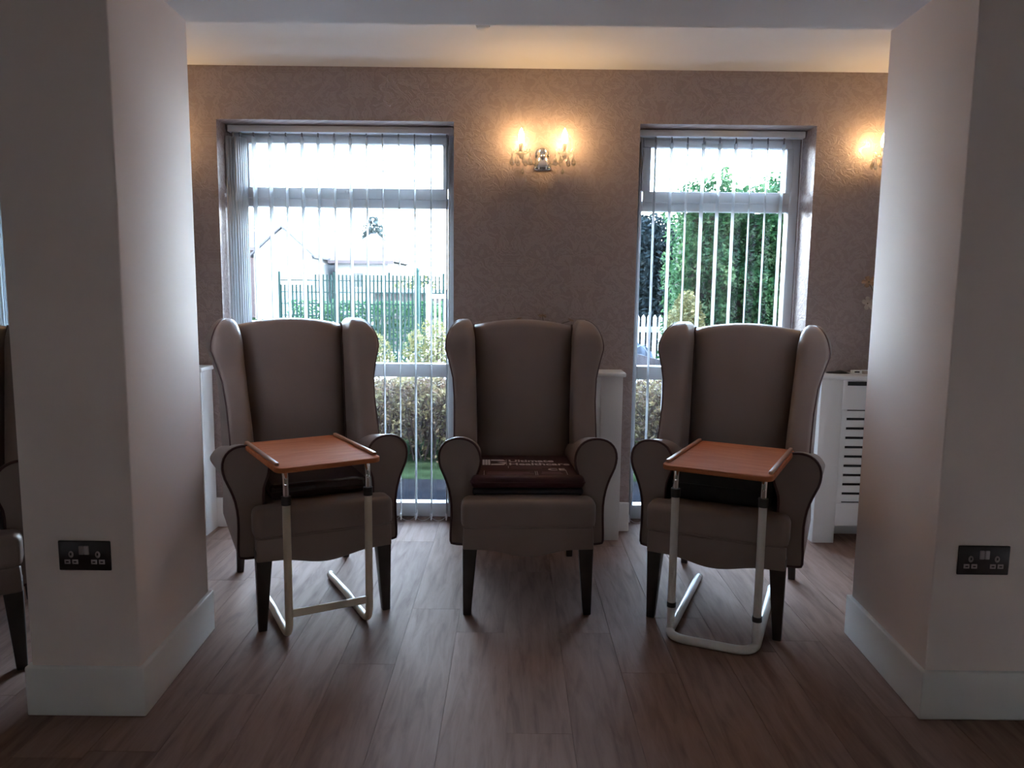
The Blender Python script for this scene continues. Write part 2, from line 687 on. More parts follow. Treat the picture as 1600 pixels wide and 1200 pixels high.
# windows
def window(idx, X0, X1):
    o = struct(bx('window_%d' % idx, X0, X1, 4.0, 4.065, 0.0, 0.075, 'pvc', None, 0.004))
    bx('frame_jamb', X0, X0 + 0.052, 4.0, 4.065, 0.075, WTOP, 'pvc', o, 0.004)
    bx('frame_jamb', X1 - 0.045, X1, 4.0, 4.065, 0.075, WTOP, 'pvc', o, 0.004)
    bx('frame_head', X0 + 0.052, X1 - 0.045, 4.0, 4.065, WTOP - 0.045, WTOP, 'pvc', o, 0.004)
    a, b_ = X0 + 0.052, X1 - 0.045
    bx('transom_bar', a, b_, 4.0, 4.065, 1.62, 1.672, 'pvc', o, 0.004)
    bx('transom_bar', a, b_, 4.0, 4.065, 0.752, 0.822, 'pvc', o, 0.004)
    # opening light at the top: its own sash
    s = bx('sash', a, b_, 3.985, 4.0, 1.660, 1.716, 'pvc', o, 0.004)
    bx('sash_rail', a, b_, 3.985, 4.03, 1.932, WTOP - 0.038, 'pvc', s, 0.004)
    bx('sash_stile', a - 0.008, a + 0.038, 3.985, 4.03, 1.716, 1.932, 'pvc', s, 0.004)
    bx('sash_stile', b_ - 0.026, b_ + 0.008, 3.985, 4.03, 1.716, 1.932, 'pvc', s, 0.004)
    h = MB().lathe([(0.0, 0.018), (0.008, 0.016), (0.010, 0.0)], 12, ((a + b_) / 2 + 0.01, 3.985, 1.697), 'y')
    h.box((a + b_) / 2 - 0.035, (a + b_) / 2 + 0.012, 3.976, 3.985, 1.691, 1.703)
    h.build('handle', 'pvc', s)
    for z0, z1, xa, xb in ((0.075, 0.752, a, b_), (0.822, 1.62, a, b_), (1.716, 1.932, a + 0.038, b_ - 0.026)):
        bx('pane', xa - 0.004, xb + 0.004, 4.028, 4.034, z0 - 0.004, z1 + 0.004, 'glass', o)
    return o


for i, (a, b_) in enumerate(WINS):
    window(i + 1, a, b_)


# vertical blinds
def blind(name_label, X0, X1, xs_, angles):
    t = thing('vertical_blind', name_label, 'blind', ((X0 + X1) / 2, 3.93, 0))
    ox = (X0 + X1) / 2
    bx('headrail', X0 + 0.012 - ox, X1 - 0.012 - ox, -0.022, 0.022, 1.972, 2.004, 'pvc', t, 0.003)
    for xx, ang in zip(xs_, angles):
        m_ = MB()
        n = 6
        for k in range(n):
            u0, u1 = -0.0445 + 0.089 * k / n, -0.0445 + 0.089 * (k + 1) / n
            b0, b1 = 0.004 * (1 - (u0 / 0.0445) ** 2), 0.004 * (1 - (u1 / 0.0445) ** 2)
            m_.hexa([(b0, u0, 0.045), (b0 + 0.0008, u0, 0.045), (b1 + 0.0008, u1, 0.045), (b1, u1, 0.045)],
                    [(b0, u0, 1.95), (b0 + 0.0008, u0, 1.95), (b1 + 0.0008, u1, 1.95), (b1, u1, 1.95)], True)
        s = m_.build('slat', 'blind_fabric', t, (xx - ox, 0, 0), (0, 0, ang))
        hk = MB().box(-0.003, 0.003, -0.006, 0.006, 1.945, 1.975)
        hk.build('hook', 'metal_weight', s)
        MB().box(-0.002, 0.004, -0.042, 0.042, 0.014, 0.046).build('bottom_weight', 'pvc', s)
    for yy in (-0.040, 0.040):
        for a, b2 in zip(xs_[:-1], xs_[1:]):
            pts = [(a - ox + (b2 - a) * k / 8, yy, 0.034 - 0.022 * (1 - (2 * k / 8 - 1) ** 2)) for k in range(9)]
            MB().tube(pts, 0.0011, 5).build('chain', 'pvc', t)
    # pull cord at the side
    MB().tube([(X1 - 0.03 - ox, -0.03, 1.975), (X1 - 0.03 - ox, -0.03, 0.75)], 0.0016, 5).build('pull_cord', 'pvc', t)
    return t


ra = random.Random(11)
xs1 = [-1.397, -1.362] + [-1.296 + 0.0799 * k for k in range(13)]
blind('open vertical blind of white slats in the window behind the left chair', -1.43, -0.292, xs1,
      [R(-38), R(-22)] + [R(ra.uniform(0, 8)) for _ in range(13)])
xs2 = [0.62 + 0.0795 * k for k in range(10)]
blind('open vertical blind of white slats in the window behind the right chair', 0.60, 1.445, xs2,
      [R(0), R(-3), R(-1), R(-7), R(-2), R(-4), R(-6), R(-13), R(-13), R(-9)])
xs3 = [-3.28 + 0.0799 * k for k in range(13)]
blind('closed pale vertical blind at the left edge behind the pillar', -3.32, -2.25, xs3, [R(85)] * 13)


xs4 = [2.29 + 0.0799 * k for k in range(12)]
blind('open vertical blind in the added unseen window behind the right pillar', 2.25, 3.22, xs4, [R(-4)] * 12)

# radiator covers
def radiator_cover(label, X0, X1):
    t = thing('radiator_cover', label, 'radiator cover', ((X0 + X1) / 2, 3.715, 0), 0, 'radiator covers under the wall lights')
    hw = (X1 - X0) / 2
    f0, f1, bk = -0.075, -0.057, 0.066
    bx('side_panel', -hw, -hw + 0.018, f1, bk, 0, 0.806, 'gloss_white', t)
    bx('side_panel', hw - 0.018, hw, f1, bk, 0, 0.806, 'gloss_white', t)
    bx('top_board', -hw - 0.012, hw + 0.012, f0 - 0.018, bk, 0.806, 0.828, 'gloss_white', t, 0.006, 3)
    st = 0.105
    bx('stile', -hw, -hw + st, f0, f1, 0, 0.806, 'gloss_white', t, 0.002)
    bx('stile', hw - st, hw, f0, f1, 0, 0.806, 'gloss_white', t, 0.002)
    bx('top_rail', -hw + st, hw - st, f0, f1, 0.66, 0.806, 'gloss_white', t, 0.002)
    bx('bottom_rail', -hw + st, hw - st, f0, f1, 0.085, 0.20, 'gloss_white', t, 0.002)
    # recessed grille of slats with slots between them
    gx0, gx1 = -hw + st, hw - st
    n = 10
    pitch = (0.66 - 0.20) / n
    wcol = (gx1 - gx0)
    for k in range(n):
        z0 = 0.20 + pitch * k + 0.006
        bx('slat', gx0, gx1, f0 + 0.008, f1 - 0.002, z0, z0 + pitch - 0.012, 'gloss_white', t, 0.002)
    nm = max(2, int(round(wcol / 0.17)))
    for k in range(nm + 1):
        cx = gx0 + wcol * k / nm
        a, b_ = max(gx0, cx - 0.028), min(gx1, cx + 0.028)
        bx('mullion', a, b_, f0 + 0.0075, f1 - 0.0025, 0.20, 0.66, 'gloss_white', t)
    # dark vent slots cut in the top rail
    for sx in (-1, 1):
        cx = sx * (hw - 0.185)
        bx('vent_slot', cx - 0.06, cx + 0.06, f0 - 0.001, f0 + 0.004, 0.777, 0.797, 'black_plastic', t)
    # radiator behind
    bx('radiator_panel', -hw + 0.09, hw - 0.09, -0.02, 0.04, 0.12, 0.70, 'room_paint', t, 0.006)
    bx('backing', -hw + 0.018, hw - 0.018, -0.046, -0.043, 0.12, 0.78, 'black_plastic', t)
    return t


radiator_cover('white slotted radiator cover half hidden behind the centre chair', -0.25, 0.53)
radiator_cover('white slotted radiator cover beside the right pillar with small boxes on it', 1.478, 2.22)
radiator_cover('white radiator cover whose side shows beside the left pillar', -2.225, -1.487)


# ------------------------------------------------------------------ wing chairs
def rrect(x0, x1, y0, y1, rad, n=5):
    """rounded rectangle ring CCW, rad = (r at x0y0, x1y0, x1y1, x0y1)"""
    pts = []
    for (cx, cy, r_, a0) in ((x0 + rad[0], y0 + rad[0], rad[0], 180), (x1 - rad[1], y0 + rad[1], rad[1], 270),
                             (x1 - rad[2], y1 - rad[2], rad[2], 0), (x0 + rad[3], y1 - rad[3], rad[3], 90)):
        for k in range(n + 1):
            a = R(a0 + 90 * k / n)
            pts.append((cx + r_ * math.cos(a), cy + r_ * math.sin(a)))
    return pts


def interp(tab, z):
    for i in range(len(tab) - 1):
        if z <= tab[i + 1][0] or i == len(tab) - 2:
            a, b_ = tab[i], tab[i + 1]
            t = (z - a[0]) / (b_[0] - a[0])
            t = max(0, min(1, t))
            return [a[k] + (b_[k] - a[k]) * t for k in range(1, len(a))]


def make_chair():
    t = bpy.data.objects.new('wing_chair', None)
    t.empty_display_size = 0.1
    C.objects.link(t)
    # legs
    for sx in (-1, 1):
        for fr in (True, False):
            if fr:
                top, bot = [(0.186, -0.345), (0.243, -0.345), (0.243, -0.288), (0.186, -0.288)], [(0.211, -0.332), (0.241, -0.332), (0.241, -0.302), (0.211, -0.302)]
                zt = 0.30
            else:
                top, bot = [(0.196, 0.245), (0.243, 0.245), (0.243, 0.30), (0.196, 0.30)], [(0.214, 0.302), (0.242, 0.302), (0.242, 0.330), (0.214, 0.330)]
                zt = 0.30
            if sx < 0:
                top = [(-a, b_) for a, b_ in reversed(top)]
                bot = [(-a, b_) for a, b_ in reversed(bot)]
            o = MB().hexa([(a, b_, 0) for a, b_ in bot], [(a, b_, zt) for a, b_ in top]).build('leg', 'leg_wood', t)
            bev(o, 0.004, 2)
    # seat rail with scalloped front
    pts = [(-0.240, 0.345), (-0.243, 0.262)]
    for k in range(21):
        u = -0.175 + 0.35 * k / 20
        pts.append((u, 0.234 + 0.026 * (1 - math.cos(math.pi * u / 0.175)) / 2))
    pts += [(0.243, 0.262), (0.240, 0.345)]
    prism('front_rail', pts, 'y', -0.352, -0.30, 'vinyl', t, 0.006, 2)
    bx('seat_base', -0.236, 0.236, -0.302, 0.30, 0.275, 0.37, 'vinyl', t, 0.006, 2)
    # T-shaped seat cushion
    out = [(-0.249, -0.362), (0.249, -0.362), (0.249, -0.262), (0.192, -0.256), (0.192, 0.16), (-0.192, 0.16), (-0.192, -0.256), (-0.249, -0.262)]
    cu = prism('seat_cushion', out, 'z', 0.338, 0.450, 'vinyl', t, 0.028, 4)
    MB().tube([(-0.245, -0.352, 0.352), (-0.12, -0.358, 0.350), (0.12, -0.358, 0.350), (0.245, -0.352, 0.352)], 0.0035, 6).build('piping', 'vinyl', cu)
    # arms
    prof = [(0.292, 0.262), (0.290, 0.33), (0.289, 0.40), (0.297, 0.46), (0.313, 0.51), (0.330, 0.55), (0.337, 0.588), (0.331, 0.622), (0.312, 0.647), (0.285, 0.660),
            (0.256, 0.663), (0.226, 0.657), (0.200, 0.640), (0.183, 0.612), (0.177, 0.578), (0.183, 0.545), (0.194, 0.515), (0.200, 0.48), (0.200, 0.36), (0.200, 0.262), (0.21, 0.25), (0.245, 0.247), (0.28, 0.25)]
    prof = [(p.x, p.y) for p in smooth_path([(a, b_, 0) for a, b_ in prof], 2, True)]
    for sx in (-1, 1):
        rings = []
        for y, sc in ((-0.252, 0.955), (-0.249, 0.985), (-0.240, 1.0), (-0.16, 1.0), (-0.05, 0.995), (0.08, 0.985), (0.20, 0.97), (0.30, 0.96)):
            ring = []
            for (px, pz) in prof:
                cx, cz = 0.25, 0.45
                qx, qz = cx + (px - cx) * sc, cz + (pz - cz) * sc
                k = max(0.0, min(1.0, (qz - 0.42) / 0.2))
                qz -= 0.17 * (y + 0.25) * k
                ring.append((sx * qx, y, qz))
            rings.append(ring if sx < 0 else list(reversed(ring)))
        a = MB().loft(rings).build('arm', 'vinyl', t)
        tr = [(sx * (0.25 + (px - 0.25) * 0.985), -0.2515, 0.45 + (pz - 0.45) * 0.985) for px, pz in prof]
        MB().tube(tr, 0.0048, 6, closed=True).build('piping', 'piping', a)
    # backrest cushion
    ztab = [(0.40, 0.196, 0.105), (0.60, 0.200, 0.140), (0.80, 0.204, 0.185), (0.95, 0.208, 0.222), (1.03, 0.211, 0.245)]
    nx = 17
    rows = []
    zs = [0.40, 0.47, 0.54, 0.61, 0.68, 0.75, 0.82, 0.89, 0.95, 1.0, 1.03]
    for z in zs:
        hw, yf = interp(ztab, z)
        row = []
        for k in range(nx):
            u = -1 + 2 * k / (nx - 1)
            zz = z + (z - 0.40) / 0.63 * 0.027 * (1 - u * u)
            yy = yf - 0.026 * (1 - u ** 4) - 0.014 * math.sin(math.pi * (z - 0.4) / 0.63) * (1 - u * u) + 0.022 * max(0, abs(u) - 0.86) / 0.14
            row.append((u * hw, yy, zz))
        rows.append(row)
    # roll over the top
    for k in range(1, 8):
        a = k / 7 * math.pi
        row = []
        for (xx, yy, zz) in rows[len(zs) - 1]:
            rr_ = 0.030
            row.append((xx, yy + rr_ * 1.5 * (1 - math.cos(a)), zz + rr_ * math.sin(a)))
        rows.append(row)
    rows.append([(xx, 0.31, 0.40) for (xx, yy, zz) in rows[0]])
    MB().loft(rows, False, False, False, True).build('back_cushion', 'vinyl', t)
    # outside back
    rings = []
    for z, hw, y0, y1 in ((0.26, 0.262, 0.262, 0.296), (0.55, 0.276, 0.275, 0.318), (0.85, 0.287, 0.30, 0.345), (0.99, 0.293, 0.312, 0.357), (1.035, 0.275, 0.318, 0.358), (1.05, 0.25, 0.325, 0.35)):
        rings.append([(a, b_, z) for a, b_ in rrect(-hw, hw, y0, y1, (0.015,) * 4, 4)])
    MB().loft(rings).build('back_panel', 'vinyl', t)
    # wings
    wt = [  # z, xi, xo, yf
        (0.555, 0.196, 0.287, -0.085), (0.66, 0.197, 0.288, -0.035), (0.76, 0.200, 0.290, 0.015), (0.85, 0.203, 0.298, 0.055),
        (0.91, 0.206, 0.313, 0.076), (0.97, 0.208, 0.331, 0.092)]
    zs2 = [0.555 + (0.97 - 0.555) * k / 14 for k in range(15)]
    for sx in (-1, 1):
        rings = []
        edge = []
        for z in zs2:
            xi, xo, yf = interp(wt, z)
            yb = 0.30 + 0.06 * (z - 0.55)
            ring = rrect(xi, xo, yf, yb, (0.042, 0.018, 0.018, 0.006), 6)
            rings.append([(sx * a, b_, z) for a, b_ in ring])
            edge.append((sx * (xo - 0.003), yf + 0.011, z))
        xi, xo, yf = interp(wt, 0.97)
        for k in range(1, 11):
            a = k / 10 * math.pi / 2
            s, c = math.sin(a), math.cos(a)
            z = 0.97 + 0.116 * s
            x0_ = 0.255 - (0.255 - xi) * (0.25 + 0.75 * c)
            x1_ = 0.260 + (xo - 0.260) * (0.12 + 0.88 * c ** 1.15)
            yf_ = yf + 0.10 * (1 - c)
            yb_ = 0.328 - 0.05 * (1 - c)
            rr_ = min(0.042, (x1_ - x0_) * 0.45)
            r2 = min(0.018, (x1_ - x0_) * 0.45)
            rings.append([(sx * a_, b_, z) for a_, b_ in rrect(x0_, x1_, yf_, yb_, (rr_, r2, r2, 0.004), 6)])
            edge.append((sx * (x1_ - 0.002), yf_ + 0.012, z - 0.002))
        if sx < 0:
            rings = [list(reversed(r_)) for r_ in rings]
        wg = MB().loft(rings).build('wing', 'vinyl', t)
        MB().tube(edge, 0.0048, 6).build('piping', 'piping', wg)
        inner = [(sx * (interp(wt, z)[0] + 0.001), interp(ztab, z)[1] - 0.004, z) for z in zs2]
        inner += [(sx * 0.213, 0.262, 1.045), (sx * 0.215, 0.285, 1.062)]
        MB().tube(inner, 0.0042, 6).build('seam_piping', 'piping', wg)
    return t


chair = make_chair()
spots = [((0.055, 3.09, 0), 2, 'taupe wing armchair in the middle holding the maroon printed cushion'),
         ((-0.815, 2.99, 0), 26, 'taupe wing armchair by the left window with cream-legged table in front'),
         ((0.868, 2.962, 0), -24, 'taupe wing armchair on the right holding a thick black cushion'),
         ((-1.905, 2.479, 0), 30, 'wing armchair cut off at the left edge behind the left pillar')]
for i, (loc, a, lab) in enumerate(spots):
    o = chair if i == 0 else copy_tree(chair)
    o.location = loc
    o.rotation_euler = (0, 0, R(a))
    tag(o, lab, 'armchair', 'taupe wing armchairs')


# ------------------------------------------------------------------ cushions on the seats
def cushion(name, label, loc, rz, hw, y0, y1, h, mat, base=None):
    t = thing(name, label, 'cushion', loc, R(rz))
    z0 = 0.0
    if base:
        bx('cushion_base', -hw + 0.006, hw - 0.006, y0 + 0.006, y1 - 0.006, 0, base, 'navy', t, 0.008, 3)
        z0 = base
    c = bx('cushion_cover', -hw, hw, y0, y1, z0, h, mat, t, min(0.022, (h - z0) * 0.45), 4)
    # welt seam around the edge
    zz = (z0 + h) / 2
    ring = fillet([(-hw, 0, zz), (-hw, y0, zz), (hw, y0, zz), (hw, y1, zz), (-hw, y1, zz), (-hw, 0.001, zz)], 0.02, 4)
    MB().tube(ring, 0.003, 6).build('welt', mat, c)
    return t


cu = cushion('pressure_cushion', 'maroon pressure cushion with pale printed lettering on the centre chair', (0.055, 3.09, 0.4505), 2, 0.215, -0.285, 0.10, 0.072, 'maroon', 0.022)
cushion('seat_pad', 'dark shiny maroon seat pad on the left armchair', (-0.815, 2.99, 0.4505), 26, 0.18, -0.26, 0.09, 0.06, 'dark_maroon')
cushion('seat_pad', 'thick black seat pad on the right armchair under the table', (0.868, 2.962, 0.4505), -24, 0.175, -0.27, 0.09, 0.125, 'black_fabric')
cushion('seat_pad', 'black seat pad on the armchair at the far left edge', (-1.905, 2.479, 0.4505), 30, 0.18, -0.26, 0.09, 0.07, 'black_fabric')


def text_mesh(name, s, size, loc, mat, parent, sx=1.0, space=1.0):
    cd = bpy.data.curves.new('tmp', 'FONT')
    cd.body = s
    cd.size = size
    cd.space_character = space
    cd.offset = 0.0012
    cd.extrude = 0.0002
    to = bpy.data.objects.new('tmp', cd)
    C.objects.link(to)
    dg = bpy.context.evaluated_depsgraph_get()
    me = bpy.data.meshes.new_from_object(to.evaluated_get(dg))
    bpy.data.objects.remove(to)
    me.materials.clear()
    me.materials.append(M[mat])
    o = bpy.data.objects.new(name, me)
    C.objects.link(o)
    o.parent = parent
    o.location = loc
    o.scale = (sx, 1, 1)
    return o


ZP = 0.0725
text_mesh('lettering', 'Ultimate', 0.054, (-0.068, -0.042, ZP), 'print', cu, 0.98)
text_mesh('lettering', 'Healthcare', 0.054, (-0.068, -0.098, ZP), 'print', cu, 1.02)
lg = MB()
for k in range(3):
    lg.box(-0.172 + k * 0.011, -0.163 + k * 0.011, -0.098, -0.004, ZP, ZP + 0.0004)
lg.hexa([(-0.138, -0.098, ZP), (-0.088, -0.098, ZP), (-0.078, -0.072, ZP), (-0.138, -0.080, ZP)], [(-0.138, -0.098, ZP + .0004), (-0.088, -0.098, ZP + .0004), (-0.078, -0.072, ZP + .0004), (-0.138, -0.080, ZP + .0004)])
lg.hexa([(-0.138, -0.022, ZP), (-0.078, -0.030, ZP), (-0.088, -0.004, ZP), (-0.138, -0.004, ZP)], [(-0.138, -0.022, ZP + .0004), (-0.078, -0.030, ZP + .0004), (-0.088, -0.004, ZP + .0004), (-0.138, -0.004, ZP + .0004)])
lg.hexa([(-0.112, -0.050, ZP), (-0.078, -0.072, ZP), (-0.078, -0.05, ZP), (-0.10, -0.046, ZP)], [(-0.112, -0.050, ZP + .0004), (-0.078, -0.072, ZP + .0004), (-0.078, -0.05, ZP + .0004), (-0.10, -0.046, ZP + .0004)])
lg.build('logo', 'print', cu)
ln = MB()
for (xa, xb, ya, yb) in ((-0.0765, -0.075, -0.10, 0.0), (-0.166, -0.1645, -0.262, -0.195), (0.030, 0.0315, -0.262, -0.200), (0.037, 0.0385, -0.262, -0.200), (0.150, 0.1515, -0.256, -0.175), (-0.071, -0.0695, -0.150, -0.115)):
    ln.box(xa, xb, ya, yb, ZP, ZP + 0.0003)
ln.build('printed_rules', 'print', cu)
fb = MB()
for (xa, xb, ya, yb) in ((-0.155, 0.024, -0.240, -0.232), (-0.155, 0.010, -0.226, -0.219), (-0.150, 0.024, -0.214, -0.208), (-0.155, -0.02, -0.254, -0.247), (-0.060, 0.10, -0.135, -0.128), (-0.060, 0.06, -0.160, -0.154),
                         (0.052, 0.135, -0.245, -0.236), (0.056, 0.130, -0.230, -0.222), (0.056, 0.128, -0.215, -0.208)):
    fb.box(xa, xb, ya, yb, ZP, ZP + 0.0003)
fb.build('small_print', 'print_faint', cu)
text_mesh('mark', 'CE', 0.045, (0.082, -0.185, ZP), 'print', cu, 1.2, 1.1)


# ------------------------------------------------------------------ over-chair tables
def table_top(t, w_, d_, z, cx, cy, yaw, tilt=0):
    tp = bpy.data.meshes.new('x')
    out = rrect(-w_ / 2, w_ / 2, -d_ / 2, d_ / 2, (0.03,) * 4, 6)
    o = prism('table_top', out, 'z', -0.017, 0, 'beech', t, 0.003, 2)
    o.location = (cx, cy, z)
    o.rotation_euler = (0, tilt, yaw)
    bpy.data.meshes.remove(tp)
    for sx in (-1, 1):
        b_ = bx('batten', sx * (w_ / 2 - 0.012) - 0.007, sx * (w_ / 2 - 0.012) + 0.007, -d_ / 2 + 0.035, d_ / 2 - 0.02, 0, 0.011, 'edge_batten', o, 0.004, 3)
    return o


# left table: cream C-frames joined by a low crossbar
tl = thing('overchair_table', 'wood-topped table with cream tubular legs at the left armchair', 'table', (-0.633, 2.593, 0), R(28.6), 'over-chair tables')
hp = 0.143
for sx in (-1, 1):
    x_ = sx * hp
    pts = fillet([(x_, 0, 0.50), (x_, 0, 0.014), (x_, 0.20, 0.014), (x_ - 0.002, 0.27, 0.022), (x_ - 0.004, 0.51, 0.014)], [0.065, 0.03, 0.03], 8)
    u = MB().tube(pts, 0.0135, 14).build('upright', 'cream_metal', tl)
    MB().tube([(x_, 0, 0.485), (x_, 0, 0.515)], 0.0165, 14).build('collar', 'black_plastic', u)
    ch = fillet([(x_, 0, 0.50), (x_, 0, 0.600), (x_, 0.075, 0.636)], 0.05, 8)
    MB().tube(ch, 0.0105, 12).build('chrome_tube', 'chrome', u)
    MB().tube([(x_, 0.505, 0.014), (x_ - 0.0, 0.525, 0.014)], 0.014, 12).build('end_cap', 'cream_metal', u)
bx('crossbar', -hp, hp, -0.006, 0.006, 0.085, 0.112, 'cream_metal', tl, 0.003)
tt = table_top(tl, 0.348, 0.455, 0.660, -0.053, 0.033, R(3.6))
bx('tilt_bracket', -0.13, 0.13, 0.045, 0.095, -0.024, -0.017, 'chrome', tt)

# right table: white U-base on the floor with plugged-in uprights
tr_ = thing('overchair_table', 'wood-topped table with white tubular U base at the right armchair', 'table', (0.705, 2.545, 0), R(-23.6), 'over-chair tables')
hp = 0.146
pts = fillet([(-hp - 0.002, 0.56, 0.016), (-hp - 0.002, -0.045, 0.016), (hp + 0.002, -0.045, 0.016), (hp + 0.002, 0.56, 0.016)], [0.075, 0.075], 10)
MB().tube(pts, 0.0155, 14).build('floor_frame', 'white_metal', tr_)
for sx in (-1, 1):
    x_ = sx * hp
    u = MB().tube([(x_, 0.01, 0.012), (x_, 0.01, 0.52)], 0.0135, 14).build('upright', 'white_metal', tr_)
    MB().tube([(x_, 0.01, 0.105), (x_, 0.01, 0.122)], 0.0165, 14).build('clip_ring', 'black_plastic', u)
    MB().tube([(x_, 0.01, 0.505), (x_, 0.01, 0.535)], 0.0165, 14).build('collar', 'black_plastic', u)
    ch = fillet([(x_, 0.01, 0.52), (x_, 0.01, 0.605), (x_, 0.075, 0.636)], 0.045, 8)
    MB().tube(ch, 0.0105, 12).build('chrome_tube', 'chrome', u)
    MB().tube([(x_, 0.555, 0.016), (x_, 0.575, 0.016)], 0.0155, 12).build('end_cap', 'white_metal', u)
tt = table_top(tr_, 0.348, 0.470, 0.660, 0.033, 0.034, R(-4.4))
bx('tilt_bracket', -0.13, 0.13, 0.015, 0.065, -0.024, -0.017, 'chrome', tt)


# ------------------------------------------------------------------ wall sconces
def make_sconce():
    t = bpy.data.objects.new('wall_sconce', None)
    t.empty_display_size = 0.05
    C.objects.link(t)
    # local origin on the wall, z = 0 at candle cup level; -y out of the wall
    MB().lathe([(0.0, 0.030), (0.012, 0.029), (0.030, 0.022), (0.040, 0.010), (0.043, 0.0)], 24, (0, 0, 0.015), 'y').build('back_plate', 'chrome', t)
    bd = MB().lathe([(0.0, -0.084), (0.040, -0.082), (0.047, -0.073), (0.040, -0.050), (0.030, -0.028), (0.022, -0.010), (0.026, 0.004), (0.018, 0.022), (0.006, 0.030), (0.0, 0.031)], 20, (0, -0.075, 0.008))
    bd.build('body', 'chrome', t)
    MB().lathe([(0, -0.012), (0.008, -0.009), (0.012, 0), (0.008, 0.009), (0, 0.012)], 14, (0, -0.105, -0.010)).build('finial', 'chrome', t)
    MB().tube([(0, 0.0, -0.02), (0, -0.08, -0.02)], 0.008, 10).build('stem', 'chrome', t)
    for sx in (-1, 1):
        arm = smooth_path([(0, -0.078, -0.018), (sx * 0.035, -0.085, -0.040), (sx * 0.075, -0.095, -0.038), (sx * 0.100, -0.100, -0.012), (sx * 0.1015, -0.100, 0.0)], 5)
        a = MB().tube(arm, 0.005, 10).build('arm', 'crystal', t)
        cx, cy = sx * 0.1015, -0.10
        MB().lathe([(0.005, -0.018), (0.010, -0.010), (0.012, 0.0), (0.030, 0.004), (0.034, 0.011), (0.031, 0.010), (0.012, 0.005), (0.009, 0.012)], 16, (cx, cy, 0)).build('drip_dish', 'crystal', a)
        MB().lathe([(0.0105, 0.004), (0.0105, 0.050), (0.008, 0.052)], 14, (cx, cy, 0)).build('candle_tube', 'candle', a)
        MB().lathe([(0.007, 0.050), (0.0120, 0.060), (0.0145, 0.073), (0.0130, 0.090), (0.0078, 0.106), (0.0028, 0.117), (0.0, 0.122)], 16, (cx, cy, 0)).build('bulb', 'bulb_glow', a)
        # crystal leaves standing round the dish
        for k in range(8):
            an = 2 * math.pi * k / 8 + 0.2
            p0 = Vector((cx + 0.026 * math.cos(an), cy + 0.026 * math.sin(an), 0.006))
            p1 = p0 + Vector((0.020 * math.cos(an), 0.020 * math.sin(an), 0.020))
            MB().tube([p0, (p0 + p1) / 2, p1], [0.002, 0.0075, 0.001], 5).build('crystal_petal', 'crystal', a)
        # hanging drops
        for k in range(8):
            an = 2 * math.pi * k / 8 + 0.3
            dx, dy = cx + 0.046 * math.cos(an), cy + 0.038 * math.sin(an)
            drop(a, dx, dy, -0.006, 0.0105, 0.042)
            MB().tube([(dx, dy, 0.006), (dx, dy, -0.006)], 0.0008, 4).build('thread', 'chrome', a)
        drop(a, cx - sx * 0.008, cy, -0.056, 0.0065, 0.032)
        drop(a, cx - sx * 0.024, cy + 0.01, -0.105, 0.0028, 0.020)
        MB().tube([(cx - sx * 0.024, cy + 0.01, -0.035), (cx - sx * 0.024, cy + 0.01, -0.105)], 0.0006, 4).build('thread', 'crystal', a)
    drop(t, 0.03, -0.105, -0.015, 0.0075, 0.032)
    drop(t, -0.03, -0.105, -0.015, 0.0075, 0.032)
    return t


def drop(parent, x_, y_, z_, r_, h_):
    MB().lathe([(0.0006, 0), (r_ * 0.30, -0.22 * h_), (r_ * 0.75, -0.5 * h_), (r_, -0.74 * h_), (r_ * 0.72, -0.92 * h_), (0.0, -h_)], 6, (x_, y_, z_), smooth=False).build('crystal_drop', 'crystal', parent)


sc = make_sconce()
for i, (xx, lab) in enumerate(((0.132, 'lit two-candle crystal wall sconce centred between the two windows'),
                               (1.826, 'lit crystal wall sconce partly hidden behind the right pillar'),
                               (-1.84, 'lit crystal wall sconce hidden behind the left pillar'))):
    o = sc if i == 0 else copy_tree(sc)
    o.location = (xx, YW, 1.842)
    tag(o, lab, 'wall light', 'crystal wall sconces')


# unseen dome lights added on the camera side as warm front fill
M['fill_glow'] = None
m_, nt_, b__ = newmat('fill_glow')
b__.inputs['Emission Color'].default_value = (1.0, 0.80, 0.58, 1)
b__.inputs['Emission Strength'].default_value = FILL_DOME
b__.inputs['Base Color'].default_value = (0.9, 0.88, 0.82, 1)
M['fill_glow'] = m_
for xx, lab in ((-1.5, 'added opal dome fill light behind the viewer on the left'), (1.4, 'added opal dome fill light behind the viewer on the right')):
    t = thing('fill_light', lab, 'ceiling light', (xx, -0.9, ZC), 0, 'added fill lights')
    MB().lathe([(0.165, -0.03), (0.17, -0.02), (0.17, 0.0)], 28).build('rim', 'chrome', t)
    MB().lathe([(0.0, -0.085), (0.06, -0.080), (0.11, -0.065), (0.145, -0.042), (0.16, -0.018)], 28).build('diffuser', 'fill_glow', t)


